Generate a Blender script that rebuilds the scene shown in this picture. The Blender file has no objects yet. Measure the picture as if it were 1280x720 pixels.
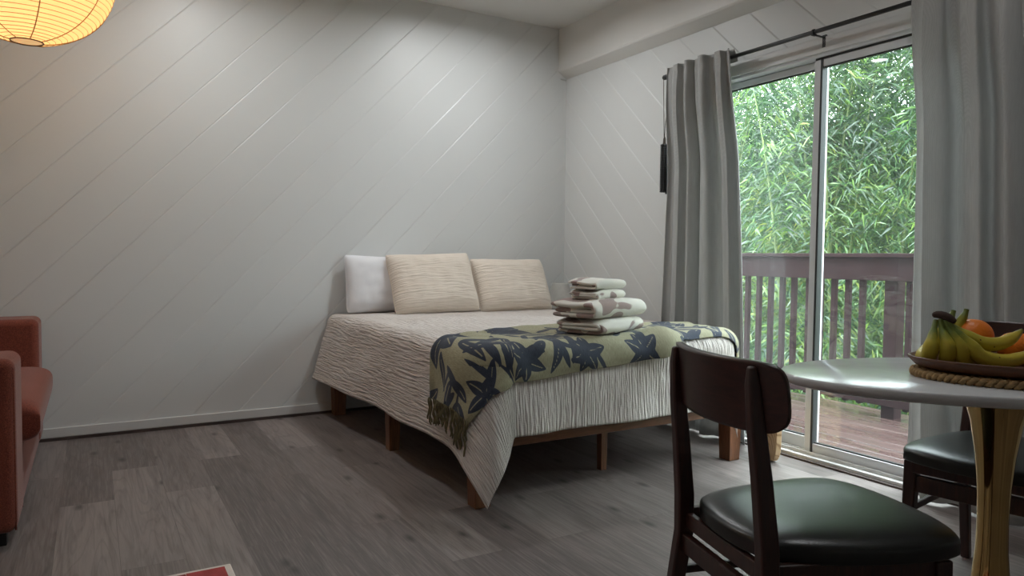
import bpy, bmesh, math, random
from mathutils import Vector, Matrix, noise
random.seed(7)
SC = bpy.context.scene
COL = SC.collection
PI = math.pi
sin, cos = math.sin, math.cos

# ------------------------------------------------------------------ helpers
def clamp(x, a=0., b=1.): return max(a, min(b, x))
def sstep(a, b, x):
    t = clamp((x - a) / (b - a)); return t * t * (3 - 2 * t)
def lerp(a, b, t): return a + (b - a) * t
def interp(tab, x):
    if x <= tab[0][0]: return tab[0][1]
    for (x0, y0), (x1, y1) in zip(tab, tab[1:]):
        if x <= x1:
            t = (x - x0) / (x1 - x0); t = t * t * (3 - 2 * t)
            return y0 + (y1 - y0) * t
    return tab[-1][1]
def nz(x, y, z=0., s=1.): return noise.noise(Vector((x * s, y * s, z * s)))

def obj(name, bm, m, parent=None, smooth=True, bevel=0, seg=2, sub=0, solid=0, soff=-1, loc=None, rot=None):
    me = bpy.data.meshes.new(name)
    bmesh.ops.recalc_face_normals(bm, faces=bm.faces)
    bm.to_mesh(me); bm.free()
    for mm in (m if isinstance(m, (list, tuple)) else [m]): me.materials.append(mm)
    if smooth:
        for p in me.polygons: p.use_smooth = True
    o = bpy.data.objects.new(name, me); COL.objects.link(o)
    if parent: o.parent = parent
    if loc: o.location = loc
    if rot: o.rotation_euler = rot
    if solid:
        md = o.modifiers.new('solid', 'SOLIDIFY'); md.thickness = solid; md.offset = soff
    if bevel:
        md = o.modifiers.new('bevel', 'BEVEL'); md.width = bevel; md.segments = seg; md.limit_method = 'ANGLE'
        md.angle_limit = math.radians(40)
        try: md.harden_normals = smooth
        except Exception: pass
    if sub:
        md = o.modifiers.new('sub', 'SUBSURF'); md.levels = sub; md.render_levels = sub
    return o

def tag(o, label=None, cat=None, group=None, kind=None):
    if label: o['label'] = label
    if cat: o['category'] = cat
    if group: o['group'] = group
    if kind: o['kind'] = kind
    return o
def thing(name, label, cat, loc=(0, 0, 0), rz=0., group=None):
    o = bpy.data.objects.new(name, None); COL.objects.link(o)
    o.empty_display_size = .05
    o.location = loc; o.rotation_euler = (0, 0, rz)
    return tag(o, label, cat, group)
def struct(o): o['kind'] = 'structure'; return o
def dup(root, loc, rot, label=None):
    r = root.copy(); COL.objects.link(r); r.location = loc; r.rotation_euler = rot
    if label: r['label'] = label
    for ch in list(root.children):
        c = ch.copy(); COL.objects.link(c); c.parent = r
        for g in list(ch.children):
            d = g.copy(); COL.objects.link(d); d.parent = c
    return r

def box(bm, x0, x1, y0, y1, z0, z1, mi=0):
    v = [bm.verts.new((x, y, z)) for x in (x0, x1) for y in (y0, y1) for z in (z0, z1)]
    for f in ((0, 1, 3, 2), (4, 6, 7, 5), (0, 4, 5, 1), (2, 3, 7, 6), (0, 2, 6, 4), (1, 5, 7, 3)):
        bm.faces.new([v[i] for i in f]).material_index = mi
    return v
def boxm(*a):
    bm = bmesh.new(); box(bm, *a); return bm
def bar(bm, p, q, w, h, up=(0, 0, 1)):
    p, q = Vector(p), Vector(q); t = (q - p).normalized(); s = t.cross(Vector(up)).normalized(); u = s.cross(t)
    v = []
    for c in (p, q):
        for a, b in ((-1, -1), (1, -1), (1, 1), (-1, 1)): v.append(bm.verts.new(c + s * a * w / 2 + u * b * h / 2))
    for f in ((3, 2, 1, 0), (4, 5, 6, 7), (0, 1, 5, 4), (1, 2, 6, 5), (2, 3, 7, 6), (3, 0, 4, 7)): bm.faces.new([v[i] for i in f])
def tube(bm, pts, rad, n=10, cap=True):
    pts = [Vector(p) for p in pts]
    if not isinstance(rad, (list, tuple)): rad = [rad] * len(pts)
    rings = []; pu = None
    for i, p in enumerate(pts):
        t = (pts[min(i + 1, len(pts) - 1)] - pts[max(i - 1, 0)]).normalized()
        if pu is None:
            pu = Vector((0, 0, 1)) if abs(t.z) < .9 else Vector((1, 0, 0))
        s = t.cross(pu).normalized(); u = s.cross(t).normalized(); pu = u
        rings.append([bm.verts.new(p + (s * cos(2 * PI * k / n) + u * sin(2 * PI * k / n)) * rad[i]) for k in range(n)])
    for a, b in zip(rings, rings[1:]):
        for k in range(n): bm.faces.new((a[k], a[(k + 1) % n], b[(k + 1) % n], b[k]))
    if cap:
        bm.faces.new(rings[0][::-1]); bm.faces.new(rings[-1])
def lathe(bm, prof, n=40, c=(0, 0), sx=1., sy=1., cap0=True, cap1=True):
    rings = []
    for r, z in prof:
        rings.append([bm.verts.new((c[0] + r * sx * cos(2 * PI * k / n), c[1] + r * sy * sin(2 * PI * k / n), z)) for k in range(n)])
    for a, b in zip(rings, rings[1:]):
        for k in range(n): bm.faces.new((a[k], a[(k + 1) % n], b[(k + 1) % n], b[k]))
    if cap0: bm.faces.new(rings[0][::-1])
    if cap1: bm.faces.new(rings[-1])
def loft(bm, secs):
    """secs: list of (center, axis u, axis v, half u, half v) rectangular sections"""
    rings = []
    for c, u, v, a, b in secs:
        c, u, v = Vector(c), Vector(u), Vector(v)
        rings.append([bm.verts.new(c + u * a * i + v * b * j) for i, j in ((-1, -1), (1, -1), (1, 1), (-1, 1))])
    for p, q in zip(rings, rings[1:]):
        for k in range(4): bm.faces.new((p[k], p[(k + 1) % 4], q[(k + 1) % 4], q[k]))
    bm.faces.new(rings[0][::-1]); bm.faces.new(rings[-1])
def grid(bm, fn, us, vs, uvfn=None):
    V = [[bm.verts.new(fn(u, v)) for v in vs] for u in us]
    lay = bm.loops.layers.uv.new('UVMap') if uvfn and not bm.loops.layers.uv else (bm.loops.layers.uv.active if uvfn else None)
    for i in range(len(us) - 1):
        for j in range(len(vs) - 1):
            f = bm.faces.new((V[i][j], V[i + 1][j], V[i + 1][j + 1], V[i][j + 1]))
            if uvfn:
                for l, (ii, jj) in zip(f.loops, ((i, j), (i + 1, j), (i + 1, j + 1), (i, j + 1))):
                    l[lay].uv = uvfn(us[ii], vs[jj])
    return V
def lin(a, b, n): return [a + (b - a) * i / (n - 1) for i in range(n)]

# ------------------------------------------------------------------ materials
def srgb(r, g, b):
    f = lambda c: (c / 255 / 12.92) if c / 255 <= .04045 else ((c / 255 + .055) / 1.055) ** 2.4
    return (f(r), f(g), f(b), 1)
class NT:
    def __init__(s, name):
        s.m = bpy.data.materials.new(name); s.m.use_nodes = True
        s.t = s.m.node_tree; s.t.nodes.clear()
        s.out = s.n('ShaderNodeOutputMaterial')
    def n(s, typ, ins=None, **kw):
        nd = s.t.nodes.new(typ)
        for k, v in kw.items(): setattr(nd, k, v)
        for k, v in (ins or {}).items(): s.set(nd, k, v)
        return nd
    def set(s, nd, k, v):
        sock = nd.inputs[k]
        if hasattr(v, 'is_output') or isinstance(v, bpy.types.NodeSocket): s.t.links.new(v, sock)
        else:
            try: sock.default_value = v
            except Exception: sock.default_value = v[:3]
    def surf(s, sh): s.t.links.new(sh, s.out.inputs['Surface'])
    def coord(s, which='Object'): return s.n('ShaderNodeTexCoord').outputs[which]
    def mapv(s, vec, scale=(1, 1, 1), rot=(0, 0, 0), loc=(0, 0, 0)):
        return s.n('ShaderNodeMapping', {'Vector': vec, 'Scale': scale, 'Rotation': rot, 'Location': loc}).outputs[0]
    def noise(s, vec, scale=5, detail=3, rough=.5, dist=0., out='Fac'):
        return s.n('ShaderNodeTexNoise', {'Vector': vec, 'Scale': scale, 'Detail': detail, 'Roughness': rough, 'Distortion': dist}).outputs[out]
    def ramp(s, fac, stops, interp='LINEAR'):
        r = s.n('ShaderNodeValToRGB', {'Fac': fac}); cr = r.color_ramp; cr.interpolation = interp
        while len(cr.elements) < len(stops): cr.elements.new(.5)
        for e, (p, c) in zip(cr.elements, stops):
            e.position = p; e.color = c if len(c) == 4 else (*c, 1)
        return r.outputs[0]
    def mix(s, fac, a, b, mode='MIX'):
        nd = s.n('ShaderNodeMix', data_type='RGBA', blend_type=mode)
        s.set(nd, 0, fac); s.set(nd, 6, a); s.set(nd, 7, b)
        return nd.outputs[2]
    def math(s, op, a, b=0., c=0.):
        nd = s.n('ShaderNodeMath', operation=op); s.set(nd, 0, a); s.set(nd, 1, b); s.set(nd, 2, c); return nd.outputs[0]
    def bump(s, h, strength=.5, dist=.01):
        return s.n('ShaderNodeBump', {'Height': h, 'Strength': strength, 'Distance': dist}).outputs[0]
    def pbr(s, **kw):
        p = s.n('ShaderNodeBsdfPrincipled')
        for k, v in kw.items(): s.set(p, k.replace('_', ' '), v)
        return p.outputs[0]
def simple(name, col, rough=.5, metal=0., var=.06, scale=8., bump=0., bscale=60., **kw):
    t = NT(name); co = t.coord()
    n = t.noise(co, scale, 3)
    lo = tuple(c * (1 - var) for c in col[:3]) + (1,); hi = tuple(min(1, c * (1 + var)) for c in col[:3]) + (1,)
    c = t.ramp(n, [(.3, lo), (.7, hi)])
    a = dict(Base_Color=c, Roughness=rough, Metallic=metal, **kw)
    if bump: a['Normal'] = t.bump(t.noise(co, bscale, 2), bump, .004)
    t.surf(t.pbr(**a)); return t.m
def wood(name, c0, c1, rough=.45, scale=(2, 28, 28), rot=(0, 0, 0), coat=0., spec=.5):
    t = NT(name); v = t.mapv(t.coord(), scale, rot)
    n = t.noise(v, 2.2, 5, .6, 1.2)
    w = t.noise(v, 7, 2)
    c = t.mix(t.math('MULTIPLY', w, .45), t.ramp(n, [(.25, c0), (.75, c1)]), tuple(x * .55 for x in c0[:3]) + (1,))
    t.surf(t.pbr(Base_Color=c, Roughness=rough, Normal=t.bump(n, .12, .002), Coat_Weight=coat, Coat_Roughness=.25, Specular_IOR_Level=spec)); return t.m
def fabric(name, col, var=.12, scale=420., rough=.9, bump=.35, sheen=.15, uv=False, sx=1., sy=1.):
    t = NT(name); co = t.mapv(t.coord('UV' if uv else 'Object'), (sx, sy, 1))
    big = t.noise(co, 9, 3)
    a = t.n('ShaderNodeTexWave', {'Vector': co, 'Scale': scale / 6.3, 'Distortion': 1.5}, bands_direction='X').outputs['Fac']
    b = t.n('ShaderNodeTexWave', {'Vector': co, 'Scale': scale / 6.3, 'Distortion': 1.5}, bands_direction='Z' if not uv else 'Y').outputs['Fac']
    w = t.math('MULTIPLY', t.math('ADD', a, b), .5)
    sl = t.noise(t.mapv(co, (160, 160, 14)), 1, 2)
    f = t.math('ADD', t.math('MULTIPLY', w, .35), t.math('ADD', t.math('MULTIPLY', sl, .4), t.math('MULTIPLY', big, .25)))
    lo = tuple(c * (1 - var) for c in col[:3]) + (1,); hi = tuple(min(1, c * (1 + var)) for c in col[:3]) + (1,)
    c = t.ramp(f, [(.3, lo), (.7, hi)])
    t.surf(t.pbr(Base_Color=c, Roughness=rough, Normal=t.bump(w, bump, .001), Sheen_Weight=sheen)); return t.m

M = {}
def mk_paint(name, col, rough=.55):
    t = NT(name); co = t.coord()
    c = t.ramp(t.noise(co, 1.3, 4), [(.3, tuple(x * .96 for x in col[:3]) + (1,)), (.7, col)])
    n = t.noise(co, 140, 3)
    t.surf(t.pbr(Base_Color=c, Roughness=rough, Normal=t.bump(n, .06, .003))); return t.m
M['wall'] = mk_paint('painted_boards', (.68, .69, .68, 1), .42)
M['ceil'] = mk_paint('ceiling_paint', (.70, .69, .66, 1), .7)
M['beam'] = mk_paint('beam_paint', (.70, .69, .66, 1), .35)
M['trim'] = mk_paint('trim_paint', (.66, .66, .65, 1), .4)
# floor planks running along y
def mk_floor():
    t = NT('grey_oak_planks'); co = t.coord()
    sw = t.mapv(co, (1, 1, 1), (0, 0, PI / 2))
    bt = t.n('ShaderNodeTexBrick', {'Vector': sw, 'Scale': 1.0, 'Color1': (0, 0, 0, 1), 'Color2': (1, 1, 1, 1), 'Mortar': (.5, .5, .5, 1), 'Mortar Size': .0008, 'Mortar Smooth': 0., 'Bias': 0., 'Brick Width': 1.22, 'Row Height': .192})
    bt.offset = .37; bt.offset_frequency = 2
    rnd = bt.outputs['Color']; mort = bt.outputs['Fac']
    off = t.n('ShaderNodeVectorMath', {0: rnd, 1: (37., 11., 5.)}, operation='MULTIPLY').outputs[0]
    pv = t.n('ShaderNodeVectorMath', {0: co, 1: off}, operation='ADD').outputs[0]
    g1 = t.noise(t.mapv(pv, (26, 2.0, 1)), 1.0, 6, .62, .9)
    g2 = t.noise(t.mapv(pv, (150, 5, 1)), 1.0, 3, .6, .2)
    warp = t.noise(t.mapv(pv, (7, .55, 1)), 1.0, 2, .5, .25)
    rings = t.n('ShaderNodeMath', {0: t.math('MULTIPLY', warp, 110.)}, operation='SINE').outputs[0]
    kn = t.n('ShaderNodeTexVoronoi', {'Vector': t.mapv(pv, (3.4, 1.5, 1)), 'Scale': 1.0}, voronoi_dimensions='2D').outputs['Distance']
    kn = t.math('ADD', kn, t.math('MULTIPLY', t.math('SUBTRACT', g1, .5), .12))
    knot = t.ramp(kn, [(.012, (1, 1, 1)), (.08, (0, 0, 0))])
    base = t.mix(t.n('ShaderNodeSeparateColor', {0: rnd}).outputs[0], srgb(97, 87, 84), srgb(142, 131, 127))
    c = t.mix(t.math('MULTIPLY', t.ramp(g1, [(.42, (0, 0, 0)), (.72, (1, 1, 1))]), .62), base, srgb(66, 59, 56))
    c = t.mix(t.math('MULTIPLY', t.ramp(g2, [(.45, (0, 0, 0)), (.7, (1, 1, 1))]), .40), c, srgb(156, 148, 143))
    c = t.mix(t.math('MULTIPLY', t.ramp(rings, [(.55, (0, 0, 0)), (1., (1, 1, 1))]), .22), c, srgb(70, 63, 60))
    c = t.mix(t.math('MULTIPLY', knot, .72), c, srgb(34, 28, 26))
    c = t.mix(t.math('MULTIPLY', mort, .5), c, srgb(58, 53, 50))
    h = t.math('SUBTRACT', t.math('ADD', g1, g2), t.math('MULTIPLY', mort, 2.))
    r = t.math('ADD', t.math('MULTIPLY', g2, .18), .33)
    t.surf(t.pbr(Base_Color=c, Roughness=r, Normal=t.bump(h, .10, .002))); return t.m
M['floor'] = mk_floor()
M['walnut'] = wood('dark_walnut', srgb(34, 17, 14), srgb(74, 38, 30), .38, (30, 30, 3), coat=.25)
M['walnutH'] = wood('dark_walnut_back', srgb(36, 18, 15), srgb(70, 36, 29), .36, (30, 3, 30), coat=.25)
M['bedwood'] = wood('warm_acacia', srgb(98, 60, 38), srgb(152, 100, 66), .45, (3, 30, 30))
M['bedwoodV'] = wood('warm_acacia_leg', srgb(98, 60, 38), srgb(152, 100, 66), .45, (30, 30, 3))
M['board'] = None
def mk_leather():
    t = NT('black_leather'); co = t.coord()
    v = t.n('ShaderNodeTexVoronoi', {'Vector': co, 'Scale': 420.}).outputs['Distance']
    n = t.noise(co, 30, 3)
    c = t.ramp(n, [(.3, (.006, .007, .007, 1)), (.7, (.011, .013, .012, 1))])
    t.surf(t.pbr(Base_Color=c, Roughness=.30, Normal=t.bump(t.math('ADD', v, t.math('MULTIPLY', n, .4)), .12, .0015), Specular_IOR_Level=.5)); return t.m
M['leather'] = mk_leather()
def mk_gold():
    t = NT('polished_gold'); co = t.coord()
    t.surf(t.pbr(Base_Color=t.ramp(t.noise(co, 6, 2), [(.3, (.62, .43, .17, 1)), (.7, (.70, .50, .22, 1))]), Metallic=1., Roughness=.06)); return t.m
M['gold'] = mk_gold()
def mk_marble():
    t = NT('white_table_top'); co = t.coord()
    n = t.noise(co, 5, 6, .6, 1.)
    t.surf(t.pbr(Base_Color=t.ramp(n, [(.3, (.58, .59, .60, 1)), (.65, (.66, .67, .68, 1))]), Roughness=.16)); return t.m
M['top'] = mk_marble()
M['black'] = simple('black_metal', (.012, .012, .012), .4)
M['blackbead'] = simple('black_beads', (.01, .01, .01), .3)
M['string'] = simple('brown_string', srgb(70, 60, 52), .8)
M['alu'] = simple('white_aluminium', (.62, .63, .64), .35, 0., .04)
M['alud'] = simple('weathered_aluminium', (.56, .55, .53), .4, .1, .12, 14)
M['gasket'] = simple('black_gasket', (.015, .017, .018), .5)
M['foot'] = simple('black_foot', (.01, .01, .01), .5)
M['sofa'] = None
def mk_sofa():
    t = NT('rust_tweed'); co = t.coord()
    n = t.noise(co, 330, 2, .6)
    b = t.noise(co, 6, 3)
    c = t.mix(t.math('MULTIPLY', b, .35), t.ramp(n, [(.35, srgb(92, 40, 29)), (.65, srgb(150, 78, 58))]), srgb(112, 54, 40))
    t.surf(t.pbr(Base_Color=c, Roughness=.92, Normal=t.bump(n, .5, .002), Sheen_Weight=.25, Sheen_Roughness=.4)); return t.m
M['sofa'] = mk_sofa()
def mk_gauze(name, lo, hi, sa=95., sb=7.5, strength=1., dist=.012):
    t = NT(name); uv = t.coord('UV')
    wv = t.noise(t.mapv(uv, (4, 4, 1)), 1, 2, .5, 0, 'Color')
    v0 = t.n('ShaderNodeVectorMath', {0: uv, 1: t.n('ShaderNodeVectorMath', {0: wv, 1: (.014, .0, 0)}, operation='MULTIPLY').outputs[0]}, operation='ADD').outputs[0]
    n = t.noise(t.mapv(v0, (sa, sb, 1)), 1, 2, .5, .15)
    w = t.noise(t.mapv(uv, (60, 420, 1)), 1, 1)
    h = t.math('ADD', t.ramp(n, [(.3, (0, 0, 0)), (.7, (1, 1, 1))]), t.math('MULTIPLY', w, .18))
    c = t.ramp(t.noise(uv, 3, 3), [(.3, lo), (.7, hi)])
    t.surf(t.pbr(Base_Color=c, Roughness=.92, Normal=t.bump(h, strength, dist), Sheen_Weight=.1)); return t.m
M['duvet'] = mk_gauze('crinkled_cotton', srgb(214, 204, 196), srgb(228, 220, 214))
M['cushion'] = mk_gauze('crinkled_cushion_cotton', srgb(218, 205, 190), srgb(229, 217, 203), 7., 85., .6, .008)
M['white'] = simple('white_cotton', (.78, .78, .80), .9, var=.03, bump=.2, bscale=18)
def linen(src):
    nt_ = src.node_tree; out = next(n for n in nt_.nodes if n.type == 'OUTPUT_MATERIAL'); p = next(n for n in nt_.nodes if n.type == 'BSDF_PRINCIPLED')
    tr = nt_.nodes.new('ShaderNodeBsdfTranslucent'); mx = nt_.nodes.new('ShaderNodeMixShader'); mx.inputs[0].default_value = .28
    nt_.links.new(p.inputs['Base Color'].links[0].from_socket, tr.inputs['Color'])
    nt_.links.new(p.outputs[0], mx.inputs[1]); nt_.links.new(tr.outputs[0], mx.inputs[2]); nt_.links.new(mx.outputs[0], out.inputs['Surface']); return src
M['curt'] = fabric('grey_linen', (.50, .50, .49), .10, 900, .9, .2, .1)
linen(M['curt'])
def mk_throw():
    t = NT('olive_floral_weave'); uv = t.coord('UV')
    at = t.n('ShaderNodeAttribute', attribute_name='pattern').outputs['Fac']
    w = t.noise(t.mapv(uv, (500, 60, 1)), 1, 2)
    base = t.ramp(w, [(.3, srgb(142, 138, 112)), (.7, srgb(178, 174, 144))])
    navy = t.ramp(w, [(.3, srgb(38, 44, 58)), (.7, srgb(58, 66, 82))])
    f = t.ramp(at, [(.47, (1, 1, 1)), (.53, (0, 0, 0))])
    t.surf(t.pbr(Base_Color=t.mix(f, base, navy), Roughness=.85, Normal=t.bump(w, .25, .002), Sheen_Weight=.1)); return t.m
M['throw'] = mk_throw()
M['fringe'] = simple('olive_fringe_yarn', srgb(104, 96, 68), .9, var=.3, scale=60)
def mk_towel():
    t = NT('towel_terry'); co = t.coord()
    oi = t.n('ShaderNodeObjectInfo').outputs['Random']
    o = t.n('ShaderNodeVectorMath', {0: co, 1: t.n('ShaderNodeCombineXYZ', {0: t.math('MULTIPLY', oi, 9.), 1: oi, 2: oi}).outputs[0]}, operation='ADD').outputs[0]
    n = t.noise(t.mapv(o, (7.0, 8.5, 10)), 1, 1, .3, .7)
    f = t.ramp(n, [(.485, (0, 0, 0)), (.50, (1, 1, 1))])
    p = t.noise(co, 500, 2)
    c = t.mix(f, srgb(222, 218, 208), srgb(158, 136, 130))
    t.surf(t.pbr(Base_Color=c, Roughness=.95, Normal=t.bump(p, .6, .002), Sheen_Weight=.3)); return t.m
M['towel'] = mk_towel()
def mk_banana():
    t = NT('banana_skin'); uv = t.coord('UV')
    u = t.n('ShaderNodeSeparateXYZ', {0: uv}).outputs[0]
    n = t.noise(t.coord(), 60, 3)
    f = t.math('ADD', u, t.math('MULTIPLY', t.math('SUBTRACT', n, .5), .12))
    c = t.ramp(f, [(0., srgb(84, 96, 44)), (.17, srgb(116, 130, 56)), (.30, srgb(190, 176, 60)), (.88, srgb(200, 178, 58)), (.955, srgb(150, 140, 60)), (.985, srgb(40, 32, 24))])
    sp = t.n('ShaderNodeTexVoronoi', {'Vector': t.coord(), 'Scale': 34.}).outputs['Distance']
    c = t.mix(t.ramp(sp, [(.05, (1, 1, 1)), (.09, (0, 0, 0))]), c, srgb(70, 52, 30))
    t.surf(t.pbr(Base_Color=c, Roughness=.42)); return t.m
M['banana'] = mk_banana()
M['crown'] = simple('banana_crown', srgb(64, 46, 38), .8, var=.3, scale=60)
M['orange'] = simple('orange_peel', srgb(236, 128, 34), .42, var=.05, bump=.35, bscale=140)
M['oleaf'] = simple('orange_navel', srgb(120, 116, 56), .7)
M['tray'] = wood('brown_wood_tray', srgb(74, 44, 28), srgb(116, 74, 50), .5, (3, 24, 24))
M['rope'] = simple('braided_seagrass', srgb(168, 138, 96), .9, var=.25, scale=70, bump=.5, bscale=160)
M['shade'] = simple('pleated_linen_shade', (.50, .485, .45), .85, var=.08, scale=20)
M['ceramic'] = simple('lamp_base', (.6, .58, .55), .4)
M['stand'] = wood('pale_nightstand_wood', srgb(150, 118, 84), srgb(184, 150, 112), .5)
def mk_board():
    t = NT('tan_wood_slab'); co = t.coord()
    v = t.n('ShaderNodeVectorMath', {0: co, 1: (1., 1., .62)}, operation='MULTIPLY').outputs[0]
    l = t.n('ShaderNodeVectorMath', {0: v}, operation='LENGTH').outputs['Value']
    l = t.math('ADD', l, t.math('MULTIPLY', t.noise(co, 6, 2), .05))
    s = t.math('SINE', t.math('MULTIPLY', l, 330.))
    c = t.ramp(s, [(0., srgb(206, 176, 136)), (.7, srgb(196, 164, 122)), (1., srgb(150, 116, 82))])
    t.surf(t.pbr(Base_Color=c, Roughness=.5)); return t.m
M['board'] = mk_board()
def mk_deck():
    t = NT('wet_deck_boards'); co = t.coord()
    n = t.noise(t.mapv(co, (26, 1.6, 1)), 1, 5, .6, .8)
    p = t.noise(t.mapv(co, (5., .8, 1)), 1, 3, .5, .3)
    c = t.ramp(n, [(.3, srgb(58, 42, 40)), (.7, srgb(92, 72, 68))])
    r = t.ramp(p, [(.44, (.08, .08, .08)), (.56, (.34, .34, .34))])
    t.surf(t.pbr(Base_Color=c, Roughness=r, Normal=t.bump(n, .12, .003))); return t.m
M['deck'] = mk_deck()
M['rail'] = wood('purple_brown_rail', srgb(42, 27, 28), srgb(60, 40, 41), .75, (24, 2, 24), spec=.12)
M['culm'] = simple('bamboo_culm', srgb(96, 112, 62), .5, var=.25, scale=6)
def mk_leaf():
    t = NT('bamboo_leaf')
    at = t.n('ShaderNodeAttribute', attribute_name='tone').outputs['Fac']
    c = t.ramp(at, [(0., srgb(42, 70, 50)), (.4, srgb(70, 106, 60)), (.75, srgb(112, 144, 60)), (1., srgb(150, 156, 66))])
    d = t.n('ShaderNodeBsdfDiffuse', {'Color': c}).outputs[0]
    tr = t.n('ShaderNodeBsdfTranslucent', {'Color': c}).outputs[0]
    g = t.n('ShaderNodeBsdfGlossy', {'Color': (1, 1, 1, 1), 'Roughness': .35}).outputs[0]
    m1 = t.n('ShaderNodeMixShader', {0: .5, 1: d, 2: tr}).outputs[0]
    t.surf(t.n('ShaderNodeMixShader', {0: .06, 1: m1, 2: g}).outputs[0]); return t.m
M['leaf'] = mk_leaf()
M['ground'] = simple('ground_cover', srgb(70, 92, 50), .95, var=.4, scale=3)
def mk_glass(name, dust, specks):
    t = NT(name); co = t.coord()
    lw = t.n('ShaderNodeLayerWeight', {'Blend': .5}).outputs['Facing']
    f = t.math('ADD', t.math('MULTIPLY', t.math('POWER', lw, 5.), .9), .045)
    tr = t.n('ShaderNodeBsdfTransparent', {'Color': (.93, .96, .95, 1)}).outputs[0]
    gl = t.n('ShaderNodeBsdfGlossy', {'Color': (1, 1, 1, 1), 'Roughness': .0}).outputs[0]
    df = t.n('ShaderNodeBsdfTranslucent', {'Color': (.4, .43, .45, 1)}).outputs[0]
    a = t.n('ShaderNodeMixShader', {0: f, 1: tr, 2: gl}).outputs[0]
    d = t.math('MULTIPLY', t.noise(t.mapv(co, (1, 3, 1.2)), 2., 4), dust)
    if specks:
        v = t.n('ShaderNodeTexVoronoi', {'Vector': co, 'Scale': 22.}).outputs['Distance']
        keep = t.ramp(t.noise(co, 7, 1), [(.46, (0, 0, 0)), (.52, (1, 1, 1))])
        d = t.math('ADD', d, t.math('MULTIPLY', t.math('MULTIPLY', t.ramp(v, [(.05, (1, 1, 1)), (.075, (0, 0, 0))]), keep), .12))
    t.surf(t.n('ShaderNodeMixShader', {0: d, 1: a, 2: df}).outputs[0]); return t.m
M['glassL'] = mk_glass('hazy_glass', .03, False)
M['glassR'] = mk_glass('spotted_glass', .018, True)
def emit(name, col, strength):
    t = NT(name); t.surf(t.n('ShaderNodeEmission', {'Color': col, 'Strength': strength}).outputs[0]); return t.m

# ------------------------------------------------------------------ room shell
CEIL = 2.735
XL, YF = -4.30, -6.2          # left wall, wall behind the camera
DY0, DY1, DZ = -1.25, -3.12, 2.06   # door opening in the right wall (x = 0)
SP = .264                     # vertical spacing of the diagonal grooves
def clip_poly(poly, n, d):
    out = []
    for i, p in enumerate(poly):
        q = poly[(i + 1) % len(poly)]
        a, b = p[0] * n[0] + p[1] * n[1] - d, q[0] * n[0] + q[1] * n[1] - d
        if a <= 0: out.append(p)
        if (a < 0 < b) or (b < 0 < a):
            t = a / (a - b); out.append((p[0] + (q[0] - p[0]) * t, p[1] + (q[1] - p[1]) * t))
    return out
def groove_wall(name, rects, slope, c0, place, depth=.0032, half=.0054):
    """rects (u0,u1,z0,z1); grooves run along z = slope*u + c; place(u,z,inset) -> 3D"""
    bm = bmesh.new(); g = half * math.sqrt(1 + slope * slope)
    for (u0, u1, z0, z1) in rects:
        base = [(u0, z0), (u1, z0), (u1, z1), (u0, z1)]
        cs = [z - slope * u for u, z in base]
        k0, k1 = math.floor((min(cs) - c0) / SP) - 1, math.ceil((max(cs) - c0) / SP) + 1
        for k in range(k0, k1 + 1):
            c = c0 + k * SP
            for lo, hi, kind in ((c - 1.5 * g, c, 'a'), (c, c + .12 * g, 'b'), (c + .12 * g, c + SP - 1.5 * g, 'f')):
                p = clip_poly(base, (-slope, 1), hi)
                p = clip_poly(p, (slope, -1), -lo) if len(p) > 2 else p
                if len(p) < 3: continue
                vs = []
                for u, z in p:
                    cc = z - slope * u
                    ins = 0 if kind == 'f' else depth * clamp(1 - abs(cc - c) / (g * (1.5 if kind == 'a' else .12)))
                    vs.append(bm.verts.new(place(u, z, ins)))
                try: bm.faces.new(vs)
                except Exception: pass
    bmesh.ops.remove_doubles(bm, verts=bm.verts, dist=1e-5)
    o = obj(name, bm, M['wall'], smooth=False); return struct(o)
groove_wall('wall_back', [(XL, 0, 0, CEIL)], 1.028, 4.103 - 15 * SP, lambda u, z, i: (u, i, z))
groove_wall('wall_right', [(DY0, 0, 0, CEIL), (YF, DY1, 0, CEIL), (DY1, DY0, DZ, CEIL)], .9665, 2.2321 - 8 * .264, lambda u, z, i: (i, u, z))
bm = bmesh.new(); box(bm, XL - .1, XL, YF, 0, 0, CEIL); struct(obj('wall_left', bm, M['trim'], smooth=False))
bm = bmesh.new(); box(bm, XL, 0, YF - .1, YF, 0, CEIL); struct(obj('wall_front', bm, M['trim'], smooth=False))
bm = bmesh.new(); box(bm, XL - .1, .0, YF - .1, .0, -.05, 0); struct(obj('floor', bm, M['floor'], smooth=False))
bm = bmesh.new(); box(bm, XL - .1, .12, YF - .1, .1, CEIL, CEIL + .05); struct(obj('ceiling', bm, M['ceil'], smooth=False))
# exterior skin of the walls so no light leaks round the boards
bm = bmesh.new(); box(bm, XL - .1, .12, .012, .1, -.05, CEIL)
box(bm, .012, .12, DY0, .012, -.05, CEIL); box(bm, .012, .12, YF - .1, DY1, -.05, CEIL); box(bm, .012, .12, DY1, DY0, DZ, CEIL)
struct(obj('wall_outside', bm, M['trim'], smooth=False))
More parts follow.
